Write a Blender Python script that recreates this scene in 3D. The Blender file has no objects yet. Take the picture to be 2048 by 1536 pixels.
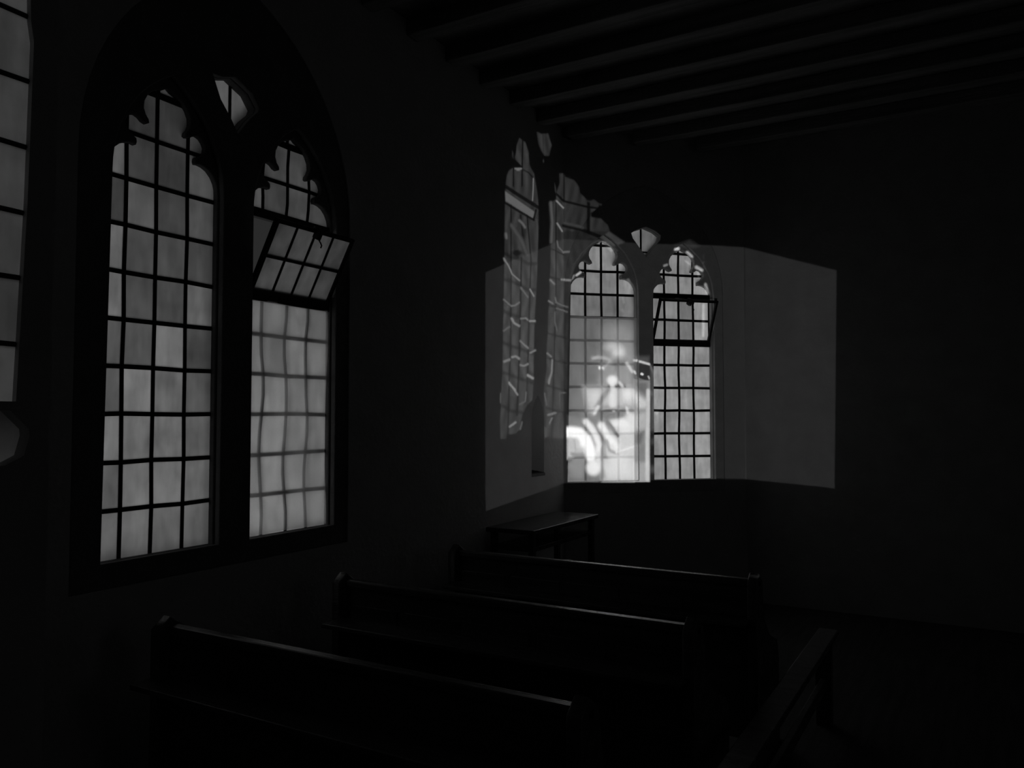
import bpy, bmesh, math, random
import numpy as np
from mathutils import Vector, Matrix
random.seed(7)
SC = bpy.context.scene
COL = SC.collection
# ------------------------------------------------------------------ camera, world, exposure
# x = distance into the room from the window wall, y = along that wall, z = up, metres
F_PX = 1600.0
YAW = math.radians(30.06); PITCH = math.atan(64 / 1600)
CAM = np.array([2.91, 0.0, 1.6])
cam_d = bpy.data.cameras.new('camera'); cam = bpy.data.objects.new('camera', cam_d); COL.objects.link(cam)
cam.location = CAM; cam.rotation_euler = (math.pi / 2 + PITCH, 0, YAW)
cam_d.sensor_fit = 'HORIZONTAL'; cam_d.sensor_width = 36; cam_d.lens = 36 * F_PX / 2048
cam_d.clip_start = 0.02; cam_d.clip_end = 200
SC.camera = cam
SC.view_settings.view_transform = 'Standard'; SC.view_settings.look = 'None'
SC.view_settings.gamma = 1; SC.view_settings.use_curve_mapping = False
SC.view_settings.exposure = 0.0
world = bpy.data.worlds.new('night'); SC.world = world; world.use_nodes = True
world.node_tree.nodes['Background'].inputs[0].default_value = (1, 1, 1, 1)
world.node_tree.nodes['Background'].inputs[1].default_value = 0.022

def area(name, loc, look, sx, sy, power):
    d = bpy.data.lights.new(name, 'AREA'); d.shape = 'RECTANGLE'; d.size = sx; d.size_y = sy; d.energy = power
    d.color = (1, 1, 1)
    o = bpy.data.objects.new(name, d); COL.objects.link(o); o.location = loc
    o.rotation_euler = (Vector(look) - Vector(loc)).to_track_quat('-Z', 'Y').to_euler()
    return o
# street light reaching the outside of the windows
area('street_light_near_window', (-1.9, 2.5, 1.3), (-.09, 2.5, 1.9), 2.2, 2.6, 20)
area('street_light_bay_window', (-1.05, 8.05, 1.8), (.45, 6.5, 2.0), 2.0, 2.4, 27)
area('street_light_porch_window', (-.75, .75, 2.6), (.56, .9, 2.3), 1.0, 2.0, 2.2)
# ambient fill lamps added outside the openings of the unseen opposite wall
area('ambient_fill_opposite', (6.75, 1.2, 2.3), (1.5, 2.6, 2.2), 1.2, 1.8, .55)
area('ambient_fill_opposite_far', (6.75, 4.6, 2.3), (1.0, 4.0, 2.2), 1.2, 1.8, .25)

# ------------------------------------------------------------------ projector slide and street-lamp gobo
CY = 5.8705                     # corner between the window wall and the canted bay wall
Q = math.sqrt(.5)
FO = np.array([0, CY, 0]); FD = np.array([Q, Q, 0]); FN = np.array([Q, -Q, 0])
EY = 7.05                       # end wall
fw = np.array([-math.sin(YAW) * math.cos(PITCH), math.cos(YAW) * math.cos(PITCH), math.sin(PITCH)])
rt = np.array([math.cos(YAW), math.sin(YAW), 0]); up = np.cross(rt, fw)
X0, Y0, X1, Y1 = 950, 230, 1720, 1070
gy, gx = np.mgrid[Y0:Y1, X0:X1].astype(np.float64)

def S(v):
    c = np.asarray(v, float) / 255
    return np.where(c <= .04045, c / 12.92, ((c + .055) / 1.055) ** 2.4)
def seg_dist(pts):
    d = np.full(gx.shape, 1e9)
    if len(pts) == 1: return np.hypot(gx - pts[0][0], gy - pts[0][1])
    for (ax, ay), (bx, by) in zip(pts[:-1], pts[1:]):
        vx, vy = bx - ax, by - ay; L2 = vx * vx + vy * vy + 1e-9
        t = np.clip(((gx - ax) * vx + (gy - ay) * vy) / L2, 0, 1)
        d = np.minimum(d, np.hypot(gx - ax - t * vx, gy - ay - t * vy))
    return d
def inside(pts):
    m = np.zeros(gx.shape, bool); n = len(pts)
    for i in range(n):
        ax, ay = pts[i]; bx, by = pts[(i + 1) % n]
        if ay == by: continue
        c = ((ay > gy) != (by > gy)) & (gx < (bx - ax) * (gy - ay) / (by - ay) + ax)
        m ^= c
    return m
def poly_mask(pts, soft=1.5):
    d = seg_dist(list(pts) + [pts[0]]); s = np.where(inside(pts), d, -d)
    return np.clip(.5 + s / (2 * soft), 0, 1)
def sm(x):
    x = np.clip(x, 0, 1); return x * x * (3 - 2 * x)
def stroke_mask(pts, w, soft):
    return sm(1 - (seg_dist(pts) - w / 2 + soft / 2) / max(soft, .3))
def ell_mask(cx, cy, rx, ry, hard=.5, ang=0):
    c, s = math.cos(ang), math.sin(ang)
    u = ((gx - cx) * c + (gy - cy) * s) / rx; v = (-(gx - cx) * s + (gy - cy) * c) / ry
    return sm((1 - np.hypot(u, v)) / (1 - hard))
class Canvas:
    def __init__(s): s.a = np.zeros(gx.shape)
    def to(s, m, v): s.a = s.a * (1 - m) + S(v) * m
    def add(s, m, v): s.a = s.a + m * S(v)
    def mx(s, m, v): s.a = np.maximum(s.a, m * S(v))

def z8(p): return [(1100 + x / 4.517, 640 + y / 4.517) for x, y in p]
def zA(p): return [(960 + x / 5.12, 480 + y / 5.12) for x, y in p]
def zB(p): return [(930 + x / 5.12, 230 + y / 5.12) for x, y in p]
def zC(p): return [(940 + x / 3.84, 740 + y / 3.84) for x, y in p]

# --- the film frame thrown by the projector
P = Canvas()
frame = [(971, 545), (1010, 528), (1127, 478), (1300, 488), (1430, 491), (1489, 495), (1673, 541),
         (1669, 977), (1640, 973), (1490, 958), (1420, 957), (1127, 966), (1098, 978), (971, 1022)]
fm = poly_mask(frame, 1.2)
P.add(fm, 37)
P.add(fm * sm((gx - 1000) / 500) * 1.0, 6)
P.a *= np.where(gx > 1490, 1.45, 1)  # beam raised here to offset the darkened end wall
G = Canvas()
def E(x, y, rx, ry, v, hard=.3, ang=0):
    (a, b), = z8([(x, y)]); G.to(ell_mask(a, b, rx / 4.517, ry / 4.517, hard, ang), v)
def K(pts, w, v, soft=None):
    G.to(stroke_mask(z8(pts), w / 4.517, (soft if soft is not None else w * .7) / 4.517), v)
def PG(pts, v, soft=10):
    G.to(poly_mask(z8(pts), soft / 4.517), v)
PG([(380, 560), (480, 330), (560, 200), (700, 180), (800, 380), (960, 560), (960, 1000), (900, 1460), (450, 1460), (420, 1200), (300, 900), (260, 700)], 62, 70)
PG([(480, 330), (520, 160), (720, 160), (790, 380), (700, 420), (520, 400)], 100, 60)
E(620, 130, 240, 160, 100, 0)
E(625, 300, 90, 100, 190, .2)
E(565, 250, 110, 70, 165, 0)
E(610, 360, 130, 50, 120, 0)
K([(395, 352), (440, 343), (500, 350), (545, 372)], 26, 150, 24)
K([(455, 385), (520, 380)], 20, 60, 16)
PG([(470, 400), (730, 400), (750, 600), (560, 600), (450, 600)], 104, 26)
PG([(575, 370), (690, 380), (690, 420), (575, 420)], 60, 14)
K([(545, 380), (520, 410), (485, 440)], 20, 140, 22)
K([(700, 400), (720, 430), (748, 475)], 24, 185, 22)
K([(452, 430), (452, 446)], 14, 250, 6)
K([(478, 436), (488, 446)], 16, 220, 7)
K([(595, 400), (600, 460)], 16, 60)
PG([(310, 612), (760, 612), (770, 800), (520, 780), (440, 800), (400, 860), (350, 820), (330, 740)], 165, 34)
E(420, 700, 100, 100, 190, .0)
E(705, 680, 95, 100, 208, .1)
K([(570, 560), (572, 770)], 62, 205, 40)
E(568, 548, 70, 58, 228, .3)
K([(630, 570), (665, 610)], 24, 195)
K([(530, 640), (480, 710), (440, 785)], 46, 85, 40)
K([(640, 650), (650, 760)], 30, 165, 30)
K([(533, 596), (540, 608)], 20, 50, 10)
K([(602, 604), (628, 606)], 26, 20, 12)
K([(677, 594), (683, 608)], 18, 30, 10)
K([(410, 850), (440, 790)], 26, 205)
PG([(510, 900), (700, 860), (800, 880), (800, 1460), (480, 1460), (490, 1200), (560, 1050)], 185, 26)
E(690, 980, 110, 90, 215, .2)
E(650, 940, 120, 50, 225, .3)
E(735, 900, 60, 100, 205, .1)
E(565, 850, 150, 66, 40, .4)
E(490, 885, 90, 60, 40, .3)
E(640, 852, 70, 46, 60, .3)
K([(480, 812), (540, 800), (640, 808)], 10, 150, 9)
K([(570, 828), (590, 830)], 10, 190, 8)
K([(700, 800), (710, 850)], 24, 205)
PG([(160, 860), (300, 900), (420, 900), (470, 960), (430, 1040), (340, 980), (160, 950)], 58, 12)
PG([(430, 900), (510, 890), (560, 990), (480, 1080)], 70, 14)
K([(290, 915), (345, 985), (405, 1085)], 42, 50, 26)
K([(332, 925), (375, 975), (420, 1050), (450, 1130), (440, 1210)], 52, 224, 36)
K([(420, 925), (460, 990), (490, 1035)], 32, 40, 18)
K([(470, 960), (520, 1040), (560, 1100), (600, 1150)], 62, 230, 44)
K([(530, 925), (580, 1000), (615, 1050)], 34, 50, 20)
E(560, 1150, 60, 50, 205, .1)
K([(520, 1100), (540, 1180), (600, 1210)], 26, 110, 24)
PG([(490, 1120), (520, 1230), (530, 1260), (480, 1250), (470, 1180)], 110, 14)
E(640, 1270, 120, 90, 205, .1)
PG([(150, 1000), (330, 1060), (330, 1240), (150, 1260)], 165, 14)
E(240, 1140, 40, 60, 190, .1)
K([(210, 1215), (330, 1225)], 34, 92, 24)
E(292, 1120, 30, 60, 232, .2)
K([(225, 1100), (240, 1180)], 20, 130, 20)
K([(140, 1015), (200, 1015), (270, 1025), (335, 1085), (362, 1160), (375, 1240)], 92, 255, 44)
PG([(230, 1235), (330, 1250), (310, 1330), (300, 1430), (170, 1430), (200, 1290)], 78, 18)
E(205, 1330, 60, 60, 100, .1)
E(400, 1340, 92, 96, 222, .45)
K([(440, 1220), (450, 1300)], 40, 205, 30)
PG([(480, 1340), (500, 1370), (520, 1440), (470, 1440)], 115, 12)
E(640, 1340, 150, 120, 200, .1)
K([(600, 1200), (680, 1175), (760, 1150)], 12, 225, 10)
for _ in range(2):
    g_ = G.a; G.a = (g_ + np.roll(g_, 1, 0) + np.roll(g_, -1, 0) + np.roll(g_, 1, 1) + np.roll(g_, -1, 1)) / 5
lim = np.clip((gx - 1132.5) / 2, 0, 1) * (gy < 966)
# on the mullion and over the right-hand light
G2 = G.a * lim * sm((z8([(765, 0)])[0][0] - gx) / 2 + .5)
M = Canvas()
def MK(pts, w, v, soft): M.to(stroke_mask(z8(pts), w / 4.517, soft / 4.517), v)
def MP(pts, v, soft): M.to(poly_mask(z8(pts), soft / 4.517), v)
MP([(757, 330), (900, 330), (900, 400), (757, 400)], 66, 20)
MP([(757, 545), (920, 545), (905, 1470), (757, 1470)], 140, 12)
MP([(757, 640), (880, 740), (880, 800), (800, 800), (757, 720)], 205, 22)
MP([(757, 560), (885, 560), (885, 690), (800, 640)], 105, 22)
MP([(757, 860), (880, 820), (880, 980), (757, 1000)], 180, 26)
MP([(757, 1040), (850, 1010), (820, 1120), (757, 1140)], 96, 18)
MP([(757, 1160), (900, 1120), (900, 1280), (757, 1300)], 128, 26)
MP([(757, 1300), (900, 1280), (900, 1465), (757, 1465)], 165, 20)
MK([(757, 372), (820, 378), (900, 402)], 20, 190, 10)
MP([(757, 402), (895, 412), (912, 500), (890, 545), (780, 535), (757, 500)], 30, 6)
MK([(768, 470), (776, 490)], 16, 215, 8); MK([(828, 488), (836, 492)], 20, 225, 10); MK([(890, 512), (898, 530)], 14, 170, 8)
MK([(780, 520), (850, 548)], 10, 110, 6)
MK([(888, 640), (888, 800), (880, 1100), (880, 1440)], 34, 200, 22)  # highlight on the mullion's right edge, painted into the slide
lm = sm((gx - z8([(757, 0)])[0][0]) / 2 + .5) * sm((z8([(905, 0)])[0][0] - gx) / 2 + .5) * (gy < 965)
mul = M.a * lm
R = Canvas()
R.to(poly_mask(z8([(905, 420), (940, 480), (1000, 640), (1010, 800), (1000, 950), (940, 1000), (905, 1000)]), 6), 85)
R.to(stroke_mask(z8([(905, 415), (935, 480), (960, 570)]), 5, 4), 110)
R.to(stroke_mask(z8([(1000, 740), (1004, 830)]), 1.5, 2), 150)
R.to(stroke_mask(z8([(900, 660), (960, 680), (950, 800)]), 10, 8), 105)
R.to(ell_mask(*z8([(975, 855)])[0], 6.5, 6.5, .2), 200)
R.to(ell_mask(*z8([(940, 1100)])[0], 14, 12, 0), 70)
R.to(ell_mask(*z8([(940, 1350)])[0], 18, 14, 0), 80)
rr = R.a * sm((gx - z8([(903, 0)])[0][0]) / 2 + .5)
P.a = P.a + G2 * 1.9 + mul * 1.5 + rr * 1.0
P.add(stroke_mask(z8([(165, 1463), (440, 1461)]), 1.6, 1.6), 150)  # sill edge highlight painted into the slide
P.add(stroke_mask(z8([(720, 0), (1300, 0)]), 0.1, .1), 0)
# bright glints painted into the beam round the cusps of the bay window
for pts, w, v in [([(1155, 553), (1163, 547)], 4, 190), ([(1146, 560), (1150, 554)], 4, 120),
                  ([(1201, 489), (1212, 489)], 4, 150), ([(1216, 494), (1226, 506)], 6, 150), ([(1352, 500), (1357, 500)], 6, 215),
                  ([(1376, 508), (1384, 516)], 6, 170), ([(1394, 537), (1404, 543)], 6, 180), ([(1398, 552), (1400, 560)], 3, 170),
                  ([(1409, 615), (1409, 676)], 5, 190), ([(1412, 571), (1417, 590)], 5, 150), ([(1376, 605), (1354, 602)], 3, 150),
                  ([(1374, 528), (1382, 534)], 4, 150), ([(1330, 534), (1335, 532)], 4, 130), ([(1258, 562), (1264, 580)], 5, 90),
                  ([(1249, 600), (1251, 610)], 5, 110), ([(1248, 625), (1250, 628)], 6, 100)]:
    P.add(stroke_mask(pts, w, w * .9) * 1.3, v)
for k in range(40):  # random light flecks painted into the beam over the panes
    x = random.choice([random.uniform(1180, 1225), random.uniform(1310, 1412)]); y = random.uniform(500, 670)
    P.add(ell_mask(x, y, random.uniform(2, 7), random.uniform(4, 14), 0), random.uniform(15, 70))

# --- painted gobo: window-shaped street lamp light with lead shadows and streaks drawn in
T = Canvas()
left_light = [(1039, 276), (1033.5, 290), (1032.5, 304), (1029.6, 314), (1031, 322), (1042, 332), (1043, 335), (1027, 335), (1018, 341), (1014, 350),
              (1011, 371), (1010, 402), (1009, 519), (1007, 617), (1005, 734), (1000, 844), (1001, 878), (1012, 878), (1014, 868),
              (1031, 868), (1038, 860), (1046, 826), (1056, 808), (1065, 800), (1067, 766), (1067, 753), (1069, 642), (1074, 558),
              (1075, 519), (1077, 460), (1077, 412), (1074.5, 386), (1068, 347), (1059, 331), (1057, 304), (1051, 285), (1047, 282)]
right_light = [(1118.5, 347), (1119.5, 366), (1116, 376), (1113, 385), (1112, 399), (1102, 404), (1101, 530), (1100, 558), (1096, 640), (1094, 690), (1093, 740),
               (1088, 779), (1089, 820), (1090, 872), (1108, 876), (1126, 878), (1133, 870), (1138, 600), (1150, 540), (1190, 488), (1221, 466), (1217, 451), (1203, 437),
               (1184, 434), (1181, 426), (1196, 416), (1199, 408), (1188, 399), (1176, 404), (1170, 396), (1160, 386), (1158, 374), (1149, 361), (1131, 354), (1127, 347)]
eye = [(1074, 264), (1083, 268), (1096, 267), (1099, 278), (1103, 290), (1098, 311), (1089, 311), (1083, 302), (1077, 288)]
T.mx(poly_mask(left_light, 1.2), 46)
T.mx(poly_mask([(1024, 300), (1027, 306), (1027, 318), (1024, 313)], 1), 40)
T.mx(poly_mask([(1109, 366), (1112, 376), (1113, 388), (1110, 384)], 1), 45)
T.mx(poly_mask(right_light, 1.4), 44)
T.mx(poly_mask(eye, 1.6), 42)
T.mx(ell_mask(1087, 322, 2.5, 6, 0), 40)
T.a *= np.where((gx > 1127), .82, 1)
# soft variation from pane to pane
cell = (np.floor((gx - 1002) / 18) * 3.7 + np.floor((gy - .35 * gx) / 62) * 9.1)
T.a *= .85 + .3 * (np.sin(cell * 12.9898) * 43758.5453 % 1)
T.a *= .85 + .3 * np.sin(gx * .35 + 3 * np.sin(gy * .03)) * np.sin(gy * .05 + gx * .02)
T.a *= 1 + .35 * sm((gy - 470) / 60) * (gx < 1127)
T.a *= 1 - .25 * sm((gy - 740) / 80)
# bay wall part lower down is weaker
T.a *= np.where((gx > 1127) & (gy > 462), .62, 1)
def dark(pts, w, soft=1.5, k=.9):
    T.a = T.a * (1 - k * stroke_mask(pts, w, soft))
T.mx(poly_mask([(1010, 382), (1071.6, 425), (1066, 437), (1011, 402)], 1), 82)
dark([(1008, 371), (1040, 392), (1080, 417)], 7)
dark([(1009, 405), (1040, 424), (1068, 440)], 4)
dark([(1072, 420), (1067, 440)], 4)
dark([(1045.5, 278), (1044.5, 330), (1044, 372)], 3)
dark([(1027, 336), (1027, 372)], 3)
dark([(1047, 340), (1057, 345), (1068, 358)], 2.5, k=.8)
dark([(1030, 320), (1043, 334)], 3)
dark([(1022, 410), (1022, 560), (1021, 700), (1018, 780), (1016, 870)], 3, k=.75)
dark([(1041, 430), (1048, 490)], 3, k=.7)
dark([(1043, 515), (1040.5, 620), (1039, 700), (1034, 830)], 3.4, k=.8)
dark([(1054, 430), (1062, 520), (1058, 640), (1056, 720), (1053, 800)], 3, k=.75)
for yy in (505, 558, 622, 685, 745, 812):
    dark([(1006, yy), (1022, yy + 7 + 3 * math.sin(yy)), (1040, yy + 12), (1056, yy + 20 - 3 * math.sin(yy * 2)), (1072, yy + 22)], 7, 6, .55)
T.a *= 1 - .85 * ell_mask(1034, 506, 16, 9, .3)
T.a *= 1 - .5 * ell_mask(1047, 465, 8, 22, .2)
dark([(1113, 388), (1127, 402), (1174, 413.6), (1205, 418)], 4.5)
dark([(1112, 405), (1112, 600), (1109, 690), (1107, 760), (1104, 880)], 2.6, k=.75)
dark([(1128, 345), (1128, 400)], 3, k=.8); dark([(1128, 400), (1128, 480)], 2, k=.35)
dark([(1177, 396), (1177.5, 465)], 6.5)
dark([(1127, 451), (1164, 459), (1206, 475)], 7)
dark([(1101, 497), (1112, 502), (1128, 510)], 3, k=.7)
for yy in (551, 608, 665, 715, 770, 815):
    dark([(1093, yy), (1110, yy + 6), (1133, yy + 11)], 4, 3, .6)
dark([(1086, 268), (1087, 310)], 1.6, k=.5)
for (m, pts, v, w) in [
    (zA, [(250, 205), (290, 260), (330, 350), (405, 415)], 105, 3), (zA, [(420, 490), (490, 585)], 80, 4), (zA, [(512, 505), (552, 575)], 108, 3),
    (zA, [(245, 610), (305, 665)], 88, 3.5), (zA, [(320, 675), (360, 670), (400, 640)], 95, 3.5), (zA, [(420, 805), (470, 800), (490, 820)], 100, 3.5),
    (zA, [(512, 830), (560, 830)], 115, 4), (zA, [(325, 805), (350, 850), (400, 880)], 112, 4.5), (zA, [(245, 930), (300, 890)], 80, 4),
    (zA, [(415, 1035), (450, 1070), (490, 1105)], 98, 4), (zA, [(515, 1155), (565, 1130)], 105, 3.5), (zA, [(250, 1245), (300, 1225)], 105, 5),
    (zA, [(330, 1200), (365, 1190), (400, 1215)], 112, 4.5), (zA, [(415, 1280), (450, 1290), (490, 1270)], 105, 4), (zA, [(490, 1385), (540, 1415)], 125, 4.5),
    (zA, [(300, 1470), (360, 1535)], 120, 4), (zA, [(722, 410), (760, 450)], 100, 4), (zA, [(705, 625), (745, 650)], 95, 3.5),
    (zA, [(770, 590), (780, 640), (830, 665), (900, 685)], 80, 3.5), (zA, [(785, 700), (895, 735)], 78, 3.5), (zA, [(768, 740), (765, 830), (790, 930)], 72, 3),
    (zA, [(690, 1160), (730, 1195)], 95, 3.5), (zA, [(740, 1230), (735, 1350), (705, 1470)], 104, 3.5), (zA, [(835, 405), (930, 412)], 115, 4),
    (zA, [(790, 10), (800, 70), (850, 120)], 80, 3), (zA, [(850, 125), (910, 120)], 85, 4), (zA, [(760, 110), (765, 330)], 60, 2),
    (zC, [(300, 95), (365, 190)], 112, 3.5), (zC, [(600, 345), (655, 330)], 100, 4), (zC, [(305, 435), (350, 402)], 112, 4),
    (zC, [(625, 20), (600, 90)], 98, 3), (zC, [(430, 170), (425, 240), (380, 265)], 80, 3), (zC, [(235, 180), (235, 250)], 70, 2.5),
    (zC, [(572, 180), (590, 270)], 75, 2.5), (zC, [(610, 410), (630, 370)], 95, 3), (zC, [(400, 400), (385, 455)], 70, 3),
    (zC, [(690, 175), (735, 175)], 75, 2.5), (zC, [(690, 175), (690, 290)], 65, 2), (zC, [(575, 440), (580, 510)], 75, 4),
    (zB, [(938, 880), (1005, 950)], 118, 3), (zB, [(945, 1110), (995, 1190)], 112, 3.2), (zB, [(700, 650), (698, 760), (692, 875)], 108, 2),
    (zB, [(515, 550), (575, 550)], 105, 3), (zB, [(535, 562), (555, 562)], 100, 4), (zB, [(555, 1080), (590, 1110), (615, 1150)], 82, 5),
    (zB, [(1020, 1105), (1210, 1150)], 52, 6), (zB, [(400, 1470), (440, 1536)], 100, 3.5), (zB, [(420, 1215), (425, 1260)], 84, 5),
    (zB, [(480, 1130), (580, 1290), (640, 1440)], 60, 9), (zB, [(735, 1070), (745, 1270)], 62, 2), (zB, [(880, 900), (895, 1100), (885, 1300)], 70, 6),
    (zB, [(1175, 860), (1400, 920)], 30, 3)]:
    T.mx(stroke_mask(m(pts), w, w * 1.1), v)
# niche shade painted into the gobo near the foot of the pattern
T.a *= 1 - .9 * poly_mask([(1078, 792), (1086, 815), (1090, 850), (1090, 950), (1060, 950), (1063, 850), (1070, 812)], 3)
# faint highlight ring painted into the gobo round the bay window heads
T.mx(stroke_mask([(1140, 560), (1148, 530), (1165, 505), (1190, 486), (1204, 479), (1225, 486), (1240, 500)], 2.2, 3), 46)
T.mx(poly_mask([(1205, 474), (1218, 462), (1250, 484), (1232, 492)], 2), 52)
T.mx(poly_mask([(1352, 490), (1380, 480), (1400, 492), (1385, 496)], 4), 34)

def slide(name, canvas, pos, look, tw, thh, n, gain):
    """light slide painted in camera pixels: texel -> direction from the lamp -> radiance wanted on the walls"""
    pos = np.array(pos, float)
    rot = (Vector(look) - Vector(pos)).to_track_quat('-Z', 'Y').to_matrix(); Rm = np.array(rot)
    nv, nu = int(n * thh / tw), n
    v, u = np.mgrid[0:nv, 0:nu].astype(float)
    a = ((u + .5) / nu * 2 - 1) * tw; b = ((v + .5) / nv * 2 - 1) * thh
    d = np.stack([a, b, -np.ones_like(a)], -1) @ Rm.T
    dn = d / np.linalg.norm(d, axis=-1, keepdims=True)
    best = np.full(a.shape, 1e9); cosb = np.ones(a.shape)
    for p0, nn in ((np.array([0, 0, 0.]), np.array([1., 0, 0])), (FO, FN), (np.array([0, EY, 0.]), np.array([0, -1., 0]))):
        den = dn @ nn; t = ((p0 - pos) @ nn) / np.where(abs(den) < 1e-6, 1e-6, den)
        t = np.where((t > 0) & (den < -1e-3), t, 1e9)
        m = t < best; best = np.where(m, t, best); cosb = np.where(m, -den, cosb)
    best = np.minimum(best, 50)
    Pt = pos + dn * best[..., None]; w = Pt - CAM; z = np.maximum(w @ fw, .1)
    px = 1024 + F_PX * (w @ rt) / z; py = 768 - F_PX * (w @ up) / z
    ix = px - X0; iy = py - Y0
    ok = (ix > 0) & (iy > 0) & (ix < gx.shape[1] - 2) & (iy < gx.shape[0] - 2)
    ix = np.clip(ix, 0, gx.shape[1] - 2); iy = np.clip(iy, 0, gx.shape[0] - 2)
    i0 = ix.astype(int); j0 = iy.astype(int); fx = ix - i0; fy = iy - j0; c = canvas
    val = (c[j0, i0] * (1 - fx) + c[j0, i0 + 1] * fx) * (1 - fy) + (c[j0 + 1, i0] * (1 - fx) + c[j0 + 1, i0 + 1] * fx) * fy
    val = val * ok * best ** 2 / np.maximum(cosb, .15)
    img = bpy.data.images.new(name, nu, nv, float_buffer=True, is_data=True)
    buf = np.ones((nv, nu, 4), np.float32); buf[..., :3] = val[..., None]
    img.pixels.foreach_set(buf.ravel()); img.update(); img.pack()
    l = bpy.data.lights.new(name, 'SPOT'); l.energy = gain; l.shadow_soft_size = .004
    l.spot_size = 2 * math.atan(math.hypot(tw, thh)) * 1.04; l.spot_blend = 0
    l.use_nodes = True; nt = l.node_tree; N = nt.nodes; em = N['Emission']
    tc = N.new('ShaderNodeTexCoord'); sx = N.new('ShaderNodeSeparateXYZ'); nt.links.new(tc.outputs['Normal'], sx.inputs[0])
    def mth(op, a_, b_):
        m = N.new('ShaderNodeMath'); m.operation = op
        for i, q in enumerate((a_, b_)):
            if isinstance(q, (int, float)): m.inputs[i].default_value = q
            else: nt.links.new(q, m.inputs[i])
        return m.outputs[0]
    az = mth('ABSOLUTE', sx.outputs[2], 0)
    uu = mth('ADD', mth('MULTIPLY', mth('DIVIDE', sx.outputs[0], az), .5 / tw), .5)
    vv = mth('ADD', mth('MULTIPLY', mth('DIVIDE', sx.outputs[1], az), .5 / thh), .5)
    cb = N.new('ShaderNodeCombineXYZ'); nt.links.new(uu, cb.inputs[0]); nt.links.new(vv, cb.inputs[1])
    it = N.new('ShaderNodeTexImage'); it.image = img; it.extension = 'CLIP'; it.interpolation = 'Linear'
    nt.links.new(cb.outputs[0], it.inputs[0]); nt.links.new(it.outputs[0], em.inputs[0])
    o = bpy.data.objects.new(name, l); COL.objects.link(o); o.location = pos; o.rotation_euler = rot.to_euler()
    return o
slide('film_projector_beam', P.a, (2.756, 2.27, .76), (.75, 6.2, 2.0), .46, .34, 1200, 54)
slide('painted_window_gobo', T.a, (5.9, 2.6, 2.7), (.0, 5.7, 2.3), .30, .36, 800, 92)

# ------------------------------------------------------------------ materials
def mat(name, col, rough=.8, noise=.0, scale=6, bump=0, bscale=40, detail=6, metal=0, stretch=(1, 1, 1)):
    m = bpy.data.materials.new(name); m.use_nodes = True; nt = m.node_tree; N = nt.nodes; b = N['Principled BSDF']
    b.inputs['Roughness'].default_value = rough; b.inputs['Metallic'].default_value = metal
    b.inputs['Specular IOR Level'].default_value = .3
    tc = N.new('ShaderNodeTexCoord'); mp = N.new('ShaderNodeMapping'); mp.inputs['Scale'].default_value = stretch
    nt.links.new(tc.outputs['Object'], mp.inputs[0])
    n = N.new('ShaderNodeTexNoise'); n.inputs['Scale'].default_value = scale; n.inputs['Detail'].default_value = detail
    nt.links.new(mp.outputs[0], n.inputs[0])
    r = N.new('ShaderNodeValToRGB'); r.color_ramp.elements[0].position = .3; r.color_ramp.elements[1].position = .7
    lo = [c * (1 - noise) for c in col]; hi = [min(1, c * (1 + noise)) for c in col]
    r.color_ramp.elements[0].color = (*lo, 1); r.color_ramp.elements[1].color = (*hi, 1)
    nt.links.new(n.outputs[0], r.inputs[0]); nt.links.new(r.outputs[0], b.inputs['Base Color'])
    if bump:
        n2 = N.new('ShaderNodeTexNoise'); n2.inputs['Scale'].default_value = bscale; n2.inputs['Detail'].default_value = 5
        nt.links.new(mp.outputs[0], n2.inputs[0])
        bp = N.new('ShaderNodeBump'); bp.inputs['Strength'].default_value = bump; bp.inputs['Distance'].default_value = .01
        nt.links.new(n2.outputs[0], bp.inputs['Height']); nt.links.new(bp.outputs[0], b.inputs['Normal'])
    return m
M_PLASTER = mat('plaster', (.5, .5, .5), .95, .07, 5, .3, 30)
M_END_DIMMED = mat('end_wall_plaster_dimmed', (.33, .33, .33), .95, .1, 5, .3, 30)  # plaster copy darkened so the end wall looks less lit
M_STONE = mat('tracery_stone', (.16, .16, .16), .9, .14, 9, .35, 60)  # stone darkened: shade of the window reveals put into its colour
M_STONE_LIT = mat('tracery_stone_lit', (.44, .44, .44), .9, .1, 9, .3, 60)  # same stone, lightened so the cast light shows on the bay tracery
M_NICHE_SHADE = mat('niche_shade', (.10, .10, .10), .6, .35, 5, .3, 25, stretch=(1, 1, 6))  # niche back coloured dark to stand for the shade in the recess
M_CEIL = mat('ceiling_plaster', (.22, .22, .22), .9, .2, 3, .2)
M_BEAM = mat('oak_beam', (.20, .20, .20), .8, .3, 3, .4, 18, stretch=(.4, 6, 6))
M_FLOOR = mat('floor_boards', (.05, .05, .05), .7, .4, 4, .2, 30, stretch=(6, .5, 1))
M_PEW = mat('pew_oak', (.09, .09, .09), .24, .3, 3, .2, 30, stretch=(.5, 6, 6))
M_LEAD = mat('lead', (.02, .02, .02), .7, .3, 20)
M_IRON = mat('iron_frame', (.012, .012, .012), .7, .3, 20)
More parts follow.
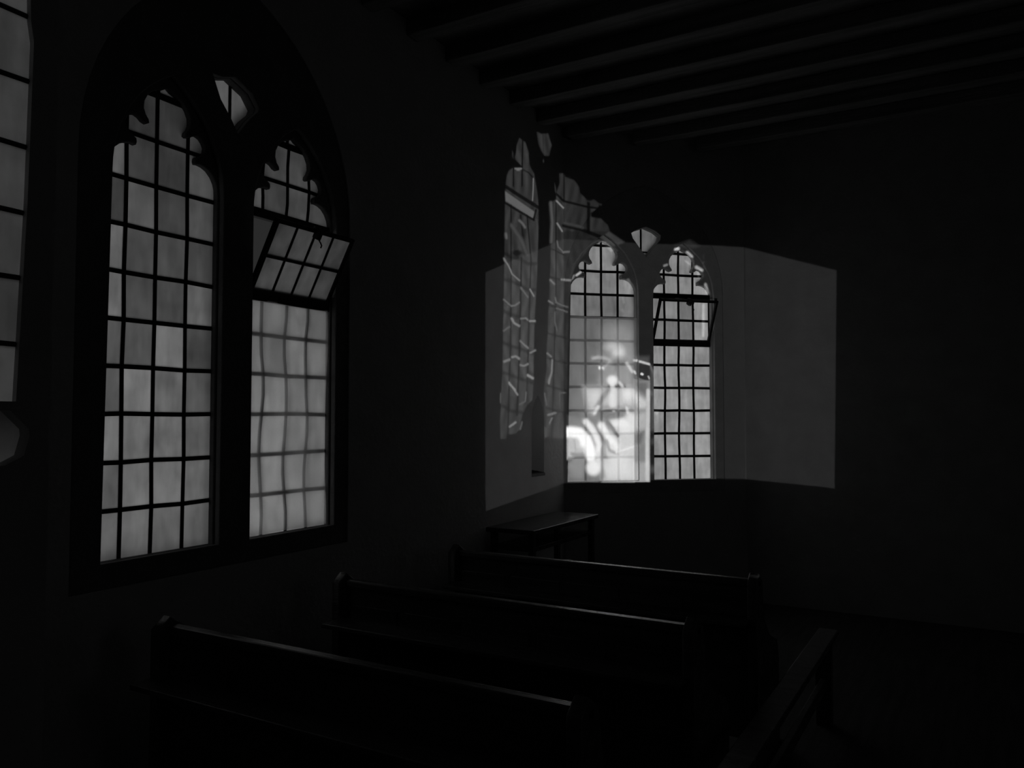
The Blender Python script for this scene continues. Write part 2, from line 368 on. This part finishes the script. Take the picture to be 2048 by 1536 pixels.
def glass_mat(name, diff=.3, trans=.0, gain=1.0, streak=True):
    m = bpy.data.materials.new(name); m.use_nodes = True; nt = m.node_tree; N = nt.nodes; N.clear()
    out = N.new('ShaderNodeOutputMaterial'); tl = N.new('ShaderNodeBsdfTranslucent'); df = N.new('ShaderNodeBsdfDiffuse')
    at = N.new('ShaderNodeAttribute'); at.attribute_name = 'tone'
    tc = N.new('ShaderNodeTexCoord'); mp = N.new('ShaderNodeMapping'); mp.inputs['Scale'].default_value = (22, 22, 5)
    n = N.new('ShaderNodeTexNoise'); n.inputs['Scale'].default_value = 1.0; n.inputs['Detail'].default_value = 4
    nt.links.new(tc.outputs['Object'], mp.inputs[0]); nt.links.new(mp.outputs[0], n.inputs[0])
    n2 = N.new('ShaderNodeTexNoise'); n2.inputs['Scale'].default_value = 9; n2.inputs['Detail'].default_value = 6; nt.links.new(tc.outputs['Object'], n2.inputs[0])
    mr = N.new('ShaderNodeMapRange'); mr.inputs[1].default_value = .3; mr.inputs[2].default_value = .7
    mr.inputs[3].default_value = .62 if streak else .9; mr.inputs[4].default_value = 1.34 if streak else 1.08
    mm = N.new('ShaderNodeMath'); mm.operation = 'ADD'; nt.links.new(n.outputs[0], mm.inputs[0]); nt.links.new(n2.outputs[0], mm.inputs[1])
    m5 = N.new('ShaderNodeMath'); m5.operation = 'MULTIPLY'; m5.inputs[1].default_value = .5; nt.links.new(mm.outputs[0], m5.inputs[0])
    nt.links.new(m5.outputs[0], mr.inputs[0])
    mu = N.new('ShaderNodeVectorMath'); mu.operation = 'SCALE'; nt.links.new(at.outputs['Color'], mu.inputs[0]); nt.links.new(mr.outputs[0], mu.inputs['Scale'])
    mu2 = N.new('ShaderNodeVectorMath'); mu2.operation = 'SCALE'; mu2.inputs['Scale'].default_value = gain; nt.links.new(mu.outputs[0], mu2.inputs[0])
    nt.links.new(mu2.outputs[0], tl.inputs[0]); df.inputs[0].default_value = (.75, .75, .75, 1)
    mx = N.new('ShaderNodeMixShader'); mx.inputs[0].default_value = diff
    nt.links.new(tl.outputs[0], mx.inputs[1]); nt.links.new(df.outputs[0], mx.inputs[2])
    nt.links.new(mx.outputs[0], out.inputs[0])
    return m
M_GLASS = glass_mat('grimy_leaded_glass')
def scrim_mat(name, clear):
    m = bpy.data.materials.new(name); m.use_nodes = True; nt = m.node_tree; N = nt.nodes; N.clear()
    out = N.new('ShaderNodeOutputMaterial'); tl = N.new('ShaderNodeBsdfTranslucent'); df = N.new('ShaderNodeBsdfDiffuse'); tr = N.new('ShaderNodeBsdfTransparent')
    tc = N.new('ShaderNodeTexCoord'); wv = N.new('ShaderNodeTexNoise'); wv.inputs['Scale'].default_value = 120
    nt.links.new(tc.outputs['Object'], wv.inputs[0])
    mr = N.new('ShaderNodeMapRange'); mr.inputs[3].default_value = .82; mr.inputs[4].default_value = .92; nt.links.new(wv.outputs[0], mr.inputs[0])
    nt.links.new(mr.outputs[0], tl.inputs[0]); nt.links.new(mr.outputs[0], df.inputs[0])
    a = N.new('ShaderNodeMixShader'); a.inputs[0].default_value = .5; nt.links.new(tl.outputs[0], a.inputs[1]); nt.links.new(df.outputs[0], a.inputs[2])
    b = N.new('ShaderNodeMixShader'); b.inputs[0].default_value = clear; nt.links.new(a.outputs[0], b.inputs[1]); nt.links.new(tr.outputs[0], b.inputs[2])
    nt.links.new(b.outputs[0], out.inputs[0]); return m
M_SCRIM = scrim_mat('gauze', .30)

# ------------------------------------------------------------------ helpers
def tag(o, label=None, cat=None, group=None, kind=None):
    if label: o['label'] = label
    if cat: o['category'] = cat
    if group: o['group'] = group
    if kind: o['kind'] = kind
    return o
def empty(name, loc=(0, 0, 0)):
    o = bpy.data.objects.new(name, None); COL.objects.link(o); o.location = loc; o.empty_display_size = .1; return o
def link(name, me, m, parent=None, loc=None):
    me.name = name; me.materials.append(m); o = bpy.data.objects.new(name, me); COL.objects.link(o)
    if loc is not None: o.location = loc
    if parent: o.parent = parent
    return o
def from_bm(bm):
    me = bpy.data.meshes.new('m'); bmesh.ops.recalc_face_normals(bm, faces=bm.faces); bm.to_mesh(me); bm.free(); return me
def box(bm, x0, x1, y0, y1, z0, z1, bev=0, rot=None, piv=None):
    b = bmesh.new()
    bmesh.ops.create_cube(b, size=1)
    for v in b.verts: v.co = Vector(((x0 + x1) / 2 + v.co.x * (x1 - x0), (y0 + y1) / 2 + v.co.y * (y1 - y0), (z0 + z1) / 2 + v.co.z * (z1 - z0)))
    if bev: bmesh.ops.bevel(b, geom=b.edges[:], offset=bev, segments=2, profile=.5, affect='EDGES')
    if rot is not None:
        p = Vector(piv)
        for v in b.verts: v.co = rot @ (v.co - p) + p
    me = bpy.data.meshes.new('t'); b.to_mesh(me); b.free(); bm.from_mesh(me); bpy.data.meshes.remove(me)
def shape_plate(outlines, depth, bevel=0):
    """2D outlines (first = outside, rest = holes) in (u, z) -> plate mesh; local x = u, y = depth (0 front .. -depth), z"""
    cu = bpy.data.curves.new('c', 'CURVE'); cu.dimensions = '2D'; cu.fill_mode = 'BOTH'
    cu.extrude = depth / 2 - bevel; cu.bevel_depth = bevel; cu.bevel_resolution = 2; cu.offset = -bevel
    for o in outlines:
        sp = cu.splines.new('POLY'); sp.points.add(len(o) - 1); sp.use_cyclic_u = True
        for p, q in zip(sp.points, o): p.co = (q[0], q[1], 0, 1)
    ob = bpy.data.objects.new('t', cu); COL.objects.link(ob)
    dg = bpy.context.evaluated_depsgraph_get(); me = bpy.data.meshes.new_from_object(ob.evaluated_get(dg))
    bpy.data.objects.remove(ob)
    for v in me.vertices:
        x, y, z = v.co; v.co = (x, z - depth / 2, y)
    return me
# basis for a wall: local x runs along the wall, local y points INTO the room, local z up
def basis(origin, d, n):
    m = Matrix.Identity(4)
    m.col[0] = (d[0], d[1], 0, 0); m.col[1] = (n[0], n[1], 0, 0); m.col[2] = (0, 0, 1, 0); m.col[3] = (origin[0], origin[1], 0, 1)
    return m
B_LEFT = basis((0, 0), (0, 1), (1, 0))
B_BAY = basis((0, CY), (Q, Q), (Q, -Q))
B_END = basis((0, EY), (1, 0), (0, -1))

CUSP = [(1.0, 0), (.995, .10), (.97, .2), (.91, .31), (.82, .40), (.72, .445), (.62, .46), (.56, .45), (.545, .50), (.555, .56), (.61, .60),
        (.68, .64), (.735, .72), (.745, .80), (.71, .88), (.65, .94), (.57, .965), (.50, .94), (.44, .89), (.37, .87), (.335, .89), (.345, .95), (.40, 1.02), (.435, 1.12), (.425, 1.24),
        (.37, 1.36), (.28, 1.46), (.17, 1.53), (.07, 1.565), (0, 1.62)]
def light_outline(c, hw, z0, zs, za):
    k = (za - zs) / 1.62
    r = [(c + hw * x, zs + k * y) for x, y in CUSP]; l = [(c - hw * x, zs + k * y) for x, y in reversed(CUSP[:-1])]
    return [(c - hw, z0), (c + hw, z0)] + r + l
def arch(c, hw, z0, zs, za, n=14):
    """two-centred pointed arch"""
    h = za - zs; R_ = (hw * hw + h * h) / (2 * hw); pts = []
    a1 = math.atan2(h, R_ - hw) if R_ > hw else math.pi / 2
    for i in range(n + 1):
        a = a1 * i / n; pts.append((c + hw - R_ + R_ * math.cos(a), zs + R_ * math.sin(a)))
    l = [(2 * c - x, z) for x, z in reversed(pts[:-1])]
    return [(c - hw, z0), (c + hw, z0)] + pts + l

def tone_mesh(cells, me_name='g'):
    """cells: list of (quad of 4 (x,y,z), tone)"""
    me = bpy.data.meshes.new(me_name); vs = []; fs = []
    for q, t in cells:
        b = len(vs); vs += q; fs.append((b, b + 1, b + 2, b + 3))
    me.from_pydata(vs, [], fs); ca = me.color_attributes.new('tone', 'FLOAT_COLOR', 'CORNER')
    i = 0
    for q, t in cells:
        for k in range(4): ca.data[i].color = (t, t, t, 1); i += 1
    return me
def strip(bm, pts, w, th):
    """a bar along a polyline of (x,y,z) lying in the local xz-plane, width w, thickness th, slightly domed"""
    n = len(pts); rows = []
    for i in range(n):
        a = Vector(pts[max(0, i - 1)]); b = Vector(pts[min(n - 1, i + 1)]); t = (b - a).normalized(); s = Vector((-t.z, 0, t.x)); p = Vector(pts[i])
        rows.append([bm.verts.new(p + s * (w / 2) + Vector((0, -th / 2, 0))), bm.verts.new(p + s * (w / 2) + Vector((0, th * .2, 0))), bm.verts.new(p + Vector((0, th / 2, 0))),
                     bm.verts.new(p - s * (w / 2) + Vector((0, th * .2, 0))), bm.verts.new(p - s * (w / 2) + Vector((0, -th / 2, 0)))])
    for a, b in zip(rows[:-1], rows[1:]):
        for k in range(5): bm.faces.new((a[k], a[(k + 1) % 5], b[(k + 1) % 5], b[k]))
    bm.faces.new(rows[0]); bm.faces.new(rows[-1][::-1])
def glazing(root, x0, x1, zrows, ncol, tones, gy_=-.09, wav=0, lead=.015, skip=(), wob=.0025, cols=None):
    """tones[r][c] from the bottom row; skip: rows left to the casement"""
    w = x1 - x0; cells = []; xs = cols or [x0 + w * i / ncol for i in range(ncol + 1)]
    J = {}
    def j(i, r):
        if (i, r) not in J:
            dx = random.uniform(-wob, wob) + (wav * math.sin(r * 1.9 + i * .8) if wav else 0); J[(i, r)] = (xs[i] + (dx if 0 < i < ncol else 0), gy_, zrows[r] + random.uniform(-wob, wob) * (0 < r))
        return J[(i, r)]
    for r in range(len(zrows) - 1):
        if r in skip: continue
        for c in range(ncol):
            cells.append(([j(c, r), j(c + 1, r), j(c + 1, r + 1), j(c, r + 1)], tones[r][c] if r < len(tones) else .8))
    g = link('glass', tone_mesh(cells), M_GLASS, root)
    bm = bmesh.new()
    runs = []; cur = []
    for r in range(len(zrows)):
        cur.append(r)
        if r in skip:
            if len(cur) > 1: runs.append(cur)
            cur = []
    cur and runs.append(cur)
    # rows in skip are open between zrows[r] and zrows[r+1]
    for run in runs:
        for i in range(1, ncol):
            pts = []
            for r in run:
                pts.append(Vector(j(i, r)))
                if wav and r + 1 in run:
                    a, b = Vector(j(i, r)), Vector(j(i, r + 1)); m_ = (a + b) / 2; m_.x += wav * .6 * math.sin(r * 2.3 + i); pts.append(m_)
            if len(pts) > 1: strip(bm, pts, lead * .95, .012)
    for r in range(1, len(zrows) - 1):
        if r in skip and (r - 1) in skip: continue
        strip(bm, [j(i, r) for i in range(ncol + 1)], lead, .014)
    link('lead_cames', from_bm(bm), M_LEAD, root)
def casement(root, x0, x1, z0, z1, tilt, tones, ncol=4, nrow=2, gy_=-.09):
    """bottom-hung opening light leaning into the room"""
    fr = bmesh.new(); R3 = Matrix.Rotation(-tilt, 3, 'X'); piv = Vector((0, gy_ + .012, z0))
    t = .02
    for a in ((x0, x1, z0 - .005, z0 + t), (x0, x1, z1 - t, z1), (x0, x0 + t, z0, z1), (x1 - t, x1, z0, z1)):
        box(fr, a[0], a[1], gy_, gy_ + .024, a[2], a[3], .002, R3, piv)
    for c in (x0 + .5 * (x1 - x0),):
        box(fr, c - .012, c + .012, gy_ - .004, gy_ + .05, z1 - .045, z1 + .012, .003, R3, piv)
    f = link('casement_frame', from_bm(fr), M_IRON, root)
    if tones is None: return casement_surround(root, x0, x1, z0, z1, gy_)
    cells = []; W = (x1 - x0 - 2 * t) / ncol; H = (z1 - z0 - 2 * t) / nrow
    for r in range(nrow):
        for c in range(ncol):
            q = [(x0 + t + W * (c + a), gy_ + .012, z0 + t + H * (r + b)) for a, b in ((0, 0), (1, 0), (1, 1), (0, 1))]
            cells.append(([tuple(R3 @ (Vector(p) - piv) + piv) for p in q], tones[r][c]))
    link('glass', tone_mesh(cells), M_GLASS, f)
    lb = bmesh.new()
    for c in range(1, ncol): strip(lb, [(x0 + t + W * c, gy_ + .012, z0 + t), (x0 + t + W * c, gy_ + .012, z1 - t)], .014, .014)
    for r in range(1, nrow): strip(lb, [(x0 + t, gy_ + .012, z0 + t + H * r), (x1 - t, gy_ + .012, z0 + t + H * r)], .014, .014)
    for v in lb.verts: v.co = R3 @ (v.co - piv) + piv
    link('lead_cames', from_bm(lb), M_LEAD, f)
    casement_surround(root, x0, x1, z0, z1, gy_)
def casement_surround(root, x0, x1, z0, z1, gy_):
    # fixed frame round the opening
    ff = bmesh.new()
    box(ff, x0 - .02, x1 + .02, gy_ - .015, gy_ + .02, z1 - .010, z1 + .036, .002)
    box(ff, x0 - .02, x1 + .02, gy_ - .015, gy_ + .02, z0 - .038, z0 + .002, .002)
    box(ff, x0 - .02, x0 + .004, gy_ - .015, gy_ + .005, z0 - .02, z1 + .01, .002)
    box(ff, x1 - .004, x1 + .02, gy_ - .015, gy_ + .005, z0 - .02, z1 + .01, .002)
    link('opening_frame', from_bm(ff), M_IRON, root)
    # curled stay cord
    cb = bmesh.new(); pts = [(x0 + .55 * (x1 - x0) + .010 * math.sin(k * 1.3), gy_ + .19, z1 - .05 - .012 * k) for k in range(8)]
    strip(cb, pts, .006, .006); link('stay_cord', from_bm(cb), M_IRON, root)

def window(name, B, lights, eyelet, arch_box, zsill, pitch, nrows, tones, hop=None, wav=None, extra_top=None, cols=None, shift=0, stone=None, g_y=-.09, lead=.0205):
    root = empty(name); root.matrix_world = B; tag(root, kind='structure')
    outer = arch_box
    pl = shape_plate([outer] + [[(p[0] - (shift if (j == 0 and k == 0) else 0), p[1]) for k, p in enumerate(light_outline(*l))] for j, l in enumerate(lights)] + [eyelet], .12, .008)
    for v in pl.vertices: v.co.y -= .040
    ar = [arch(c, hw + .008, z0, zs - .02, za + .045) for c, hw, z0, zs, za in lights]; ar[0][0] = (ar[0][0][0] - shift, ar[0][0][1])
    fp = shape_plate([outer] + ar + [eyelet], .034, .006)
    for v in fp.vertices: v.co.y -= .006
    link('hood_moulding', fp, stone or M_STONE, root)
    link('tracery', pl, stone or M_STONE, root)
    for i, l in enumerate(lights):
        c, hw, z0, zs, za = l
        zr = [zsill + pitch * k for k in range(nrows + 1)] + [za - .035, za + .01]
        sk = ()
        if hop and hop[0] == i: sk = tuple(range(hop[1], hop[2]))
        glazing(root, c - hw - .0, c + hw + .0, zr, 4, tones[i], wav=(wav[i] if wav else 0), gy_=g_y, lead=lead, skip=(sk if len(hop) > 4 else ()), cols=(cols[i] if cols else None))
        if sk: casement(root, c - hw + .006, c + hw - .006, zr[hop[1]] + .006, zr[hop[2]] - .004, hop[3], hop[4] if len(hop) > 4 else None, gy_=g_y)
    ex = [p[0] for p in eyelet]; ez = [p[1] for p in eyelet]; cx = (lights[0][0] + lights[1][0]) / 2
    e0, e1, f0, f1 = min(ex) - .01, max(ex) + .01, min(ez) - .01, max(ez) + .01
    link('glass', tone_mesh([([(e0, -.09, f0), (cx, -.09, f0), (cx, -.09, f1), (e0, -.09, f1)], .62), ([(cx, -.09, f0), (e1, -.09, f0), (e1, -.09, f1), (cx, -.09, f1)], .55)]), M_GLASS, root)
    bm = bmesh.new(); strip(bm, [(cx, -.09, f0), (cx, -.09, f1)], .016, .014); strip(bm, [(e0, -.09, f0 + .065), (e1, -.09, f0 + .065)], .012, .014)
    link('lead_cames', from_bm(bm), M_LEAD, root)
    # roll moulding round the head of each light
    return root

def tn(rows, k=1.0, g=1.0): return [[k * (v / 100) ** g for v in r] for r in rows]
# tones read from the bottom row up
A_L = tn([[72, 74, 66, 66], [66, 84, 84, 74], [88, 82, 88, 70], [62, 98, 76, 56], [58, 52, 92, 46], [92, 48, 50, 78], [90, 52, 54, 46], [44, 70, 44, 64], [84, 46, 42, 66], [66, 42, 42, 60], [60, 44, 42, 60], [50] * 4], .58, 1.3)
A_R = tn([[98, 100, 92, 86], [94, 94, 96, 82], [90, 98, 84, 84], [88, 100, 76, 88], [90, 74, 96, 84], [88, 80, 78, 74], [0] * 4, [0] * 4, [44, 24, 30, 26], [40, 32, 30, 28], [40, 38, 32, 30], [30] * 4])
E_L = tn([[90, 90, 90, 90], [88, 90, 92, 90], [86, 88, 90, 90], [82, 86, 88, 88], [80, 84, 84, 84], [78, 80, 82, 82], [74, 76, 78, 76], [58, 50, 46, 58], [74, 72, 72, 84], [80, 92, 90, 90], [90, 96, 96, 90], [98] * 4])
E_R = tn([[72, 84, 84, 90], [78, 84, 86, 88], [74, 80, 84, 84], [80, 84, 84, 82], [80, 82, 82, 80], [74, 80, 86, 80], [56, 52, 54, 90], [60, 72, 50, 90], [84, 82, 82, 98], [86, 84, 84, 100], [90, 90, 90, 90], [98] * 4])

eyeA = [(2.375, 3.13), (2.43, 3.135), (2.50, 3.16), (2.60, 3.12), (2.645, 3.065), (2.635, 3.04), (2.585, 2.99), (2.52, 2.90), (2.48, 2.96), (2.42, 3.03)]
WA = [(2.176, .261, 1.03, 2.60, 3.0), (2.90, .273, 1.03, 2.59, 3.0)]
CA = [[1.86, 2.004, 2.145, 2.299, 2.445], [2.605, 2.732, 2.887, 3.032, 3.18]]
arcA = arch(2.52, .76, .93, 2.62, 3.62)
window('window_1', B_LEFT, WA, eyeA, arcA, 1.03, .1925, 10, [A_L, A_R], hop=(1, 6, 8, math.radians(29), tn([[40, 42, 40, 32], [36, 40, 38, 34]])), wav=[0, .010], cols=CA, g_y=-.07, shift=.018, lead=.0185)
eyeE = [(.609, 3.145), (.655, 3.175), (.744, 3.205), (.83, 3.175), (.88, 3.14), (.872, 3.10), (.81, 3.03), (.744, 2.95), (.68, 3.03), (.625, 3.10)]
WE = [(.369, .294, 1.06, 2.635, 3.075), (1.093, .279, 1.06, 2.615, 3.04)]
arcE = arch(.735, .725, .96, 2.66, 3.56)
window('window_2', B_BAY, WE, eyeE, arcE, 1.06, .1955, 9, [E_L, E_R], hop=(1, 6, 8, math.radians(25)), wav=[0, .002], shift=.03, stone=M_STONE_LIT,
       cols=[[.045, .224, .367, .516, .68], [.80, .947, 1.079, 1.217, 1.385]])

# ------------------------------------------------------------------ room shell
CEIL = 3.98
def wall(name, B, u0, u1, holes, depth=.35, m=M_PLASTER, z1=CEIL):
    me = shape_plate([[(u0, 0), (u1, 0), (u1, z1), (u0, z1)]] + holes, depth)
    o = link(name, me, m); o.matrix_world = B; tag(o, kind='structure'); return o
niche = arch(5.425, .10, 1.16, 1.56, 1.76)
wl = wall('wall_left', B_LEFT, -2.5, CY, [arcA, niche, [(.1, 1.4), (1.25, 1.4), (1.25, 3.7), (.1, 3.7)]])
nb = bmesh.new(); box(nb, 5.28, 5.57, -.36, -.26, 1.02, 1.9); nbk = link('niche_back', from_bm(nb), M_NICHE_SHADE, wl)
nb = bmesh.new(); box(nb, 5.325, 5.525, -.26, .012, 1.14, 1.162, .003); link('niche_sill', from_bm(nb), M_STONE, wl)
wall('wall_bay', B_BAY, 0, 1.669, [arcE])
wall('wall_end', B_END, 1.18, 6.3, [], m=M_END_DIMMED)
opp1, opp2 = arch(1.2, .55, 1.2, 2.5, 3.2), arch(4.6, .55, 1.2, 2.5, 3.2)
B_RIGHT = basis((6.3, 0), (0, 1), (-1, 0))
wall('wall_right', B_RIGHT, -2.5, EY, [opp1, opp2])
B_BACK = basis((0, -2.5), (1, 0), (0, 1))
wall('wall_back', B_BACK, 0, 6.3, [])
poly = [(-.35, -2.85), (6.65, -2.85), (6.65, 7.4), (.9, 7.4), (-.35, 6.15)]
def slab(name, z0, z1, m):
    bm = bmesh.new(); lo = [bm.verts.new((x, y, z0)) for x, y in poly]; hi = [bm.verts.new((x, y, z1)) for x, y in poly]
    bm.faces.new(lo[::-1]); bm.faces.new(hi)
    for i in range(len(poly)): j = (i + 1) % len(poly); bm.faces.new((lo[i], lo[j], hi[j], hi[i]))
    return tag(link(name, from_bm(bm), m), kind='structure')
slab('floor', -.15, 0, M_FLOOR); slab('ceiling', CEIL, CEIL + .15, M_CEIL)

# pier at the left edge of view with a tall leaded light
PD = .62
B_PIER = basis((PD, 0), (0, 1), (1, 0))
gl = [(-.2, 1.64), (1.215, 1.64), (1.215, 1.64 + .001)]
opening = [(.66, 1.64), (1.225, 1.64), (1.243, 2.2), (1.25, 2.66), (1.24, 2.72), (1.235, 2.9), (1.17, 3.1), (.7, 3.1), (.66, 3.0)]
pier = wall('wall_porch', B_PIER, -.4, 1.32, [opening, [(.66, 1.615), (1.21, 1.615), (1.262, 1.563), (1.264, 1.545), (1.25, 1.49), (1.20, 1.465), (.66, 1.46)]], .2)
pr = empty('window_3'); pr.matrix_world = B_PIER; tag(pr, kind='structure')
prow = [1.625, 1.80, 1.985, 2.172, 2.36, 2.548, 2.735, 2.92, 3.11]
glazing(pr, .65, 1.262, prow, 4, tn([[60, 60, 60, 62], [50, 50, 50, 42], [52, 50, 50, 50], [54, 50, 54, 52], [56, 54, 50, 54], [46, 50, 50, 46], [50, 50, 50, 52], [60] * 4]), gy_=-.02, lead=.014)
low = [(.66, 1.615), (1.21, 1.615), (1.262, 1.563), (1.264, 1.545), (1.25, 1.49), (1.20, 1.465), (.66, 1.46)]
link('glass', tone_mesh([([(.64, -.05, 1.45), (1.28, -.05, 1.45), (1.28, -.05, 1.62), (.64, -.05, 1.62)], .45)]), M_GLASS, pr)
bm = bmesh.new(); box(bm, -.35, PD - .2, 1.27, 1.32, 0, CEIL); rt_ = tag(link('trim_1', from_bm(bm), M_PLASTER), kind='structure')
bm = bmesh.new(); box(bm, -.35, PD - .2, -.4, -.35, 0, CEIL); tag(link('trim_2', from_bm(bm), M_PLASTER), kind='structure')

# ------------------------------------------------------------------ ceiling joists
jg = 'dark oak joists running across the ceiling'
ORD = ['nearest the end wall', 'second from the end wall', 'third from the end wall, at the corner of the bay'] + [w + ' from the end wall' for w in ('fourth', 'fifth', 'sixth', 'seventh', 'eighth', 'ninth', 'tenth', 'eleventh', 'twelfth')]
for k, s in enumerate([6.68, 6.27, 5.86, 5.45, 5.04, 4.63, 4.22, 3.81, 3.40, 2.99, 2.58, 2.17]):
    xa = .005 if s < 5.8 else max(0.02, s + .06 - CY + .02)
    bm = bmesh.new(); box(bm, 0, 6.29 - xa, -.055, .055, -.10, 0, .008)
    o = link('ceiling_joist', from_bm(bm), M_BEAM, None, (xa, s, CEIL))
    tag(o, 'dark oak ceiling joist, ' + ORD[k], 'joist', jg)
# ------------------------------------------------------------------ pews
def make_pew(loc):
    root = empty('pew', loc)      # origin: left end, at the back plane
    W = 1.69
    b = bmesh.new()
    box(b, .03, W - .03, 0, .022, .12, .82, .003)
    for i in range(5): box(b, .05 + i * .33, .34 + i * .33, -.006, .002, .22, .74, .003)
    link('backrest', from_bm(b), M_PEW, root)
    b = bmesh.new(); box(b, 0.0, W, -.012, .034, .815, .85, .008); link('top_rail', from_bm(b), M_PEW, root)
    b = bmesh.new(); box(b, .03, W - .03, .02, .36, .40, .435, .008); link('seat', from_bm(b), M_PEW, root)
    b = bmesh.new(); box(b, .03, W - .03, -.15, 0, .66, .68, .004); link('book_ledge', from_bm(b), M_PEW, root)
    for x in (0, W - .045):
        o = [(-.05, 0), (.40, 0), (.40, .42), (.36, .50), (.20, .56), (.10, .66), (.06, .84), (.0, .88), (-.05, .84)]
        me = shape_plate([o], .045, .006); me.transform(Matrix(((0, -1, 0, 0), (1, 0, 0, 0), (0, 0, 1, 0), (0, 0, 0, 1))))
        e = link('end_panel', me, M_PEW, root, (x, 0, 0))
    return root
for s, l in ((3.76, 'dark wooden pew, farthest of the three rows, nearest the bay window'),
             (2.83, 'dark wooden pew in the middle of the three rows'),
             (1.90, 'dark wooden pew in the foreground, nearest of the three rows')):
    p = make_pew((.35, s, 0)); tag(p, l, 'pew', 'wooden pews in rows beside the window wall')
# ------------------------------------------------------------------ side table under the niche
t = empty('side_table', (.03, 4.62, 0)); tag(t, 'dark narrow side table with a lower shelf against the wall before the bay window', 'table')
b = bmesh.new(); box(b, 0, .37, 0, 1.04, .82, .85, .005); link('tabletop', from_bm(b), M_PEW, t)
b = bmesh.new(); box(b, .03, .34, .04, 1.0, .70, .73, .004); link('shelf', from_bm(b), M_PEW, t)
for x in (.02, .31):
    for y in (.03, .97):
        b = bmesh.new(); box(b, x, x + .04, y, y + .04, 0, .82, .004); link('leg', from_bm(b), M_PEW, t)
# ------------------------------------------------------------------ low bench along the aisle
t = empty('bench', (2.15, 2.45, 0)); tag(t, 'long narrow low wooden bench lying along the aisle at lower right', 'bench')
b = bmesh.new(); box(b, 0, .10, 0, 2.2, .42, .45, .006); link('seat', from_bm(b), M_PEW, t)
for y in (.15, 2.0):
    b = bmesh.new(); box(b, .01, .09, y, y + .05, 0, .42, .004); link('leg', from_bm(b), M_PEW, t)
b = bmesh.new(); box(b, .035, .065, .2, 2.0, .18, .24, .004); link('stretcher', from_bm(b), M_PEW, t)

# ------------------------------------------------------------------ gauze screens
def screen(name, B, x0, x1, z0, z1, y, label, bulge):
    nx, nz = 14, 40; vs = []; fs = []
    for j in range(nz + 1):
        for i in range(nx + 1):
            u, v = i / nx, j / nz
            bx = bulge * (math.sin(v * 9.0 + 1) * .5 + math.sin(v * 17) * .25) * u
            vs.append((x0 + (x1 - x0) * u + bx, y + .006 * math.sin(u * 9 + v * 5), z0 + (z1 - z0) * v))
    for j in range(nz):
        for i in range(nx): a = j * (nx + 1) + i; fs.append((a, a + 1, a + nx + 2, a + nx + 1))
    me = bpy.data.meshes.new(name); me.from_pydata(vs, [], fs)
    for p in me.polygons: p.use_smooth = True
    o = link(name, me, M_SCRIM); o.matrix_world = B; return tag(o, label, 'screen', None)
screen('gauze_screen', B_LEFT, 2.60, 3.165, 1.035, 2.16, -.055, 'thin pale gauze screen over the lower panes beneath the open casement of the nearer window', .006)
screen('gauze_screen', B_BAY, .045, .660, 1.062, 2.428, -.03, 'thin pale gauze screen over the left light of the bay window, catching the projected face', 0)
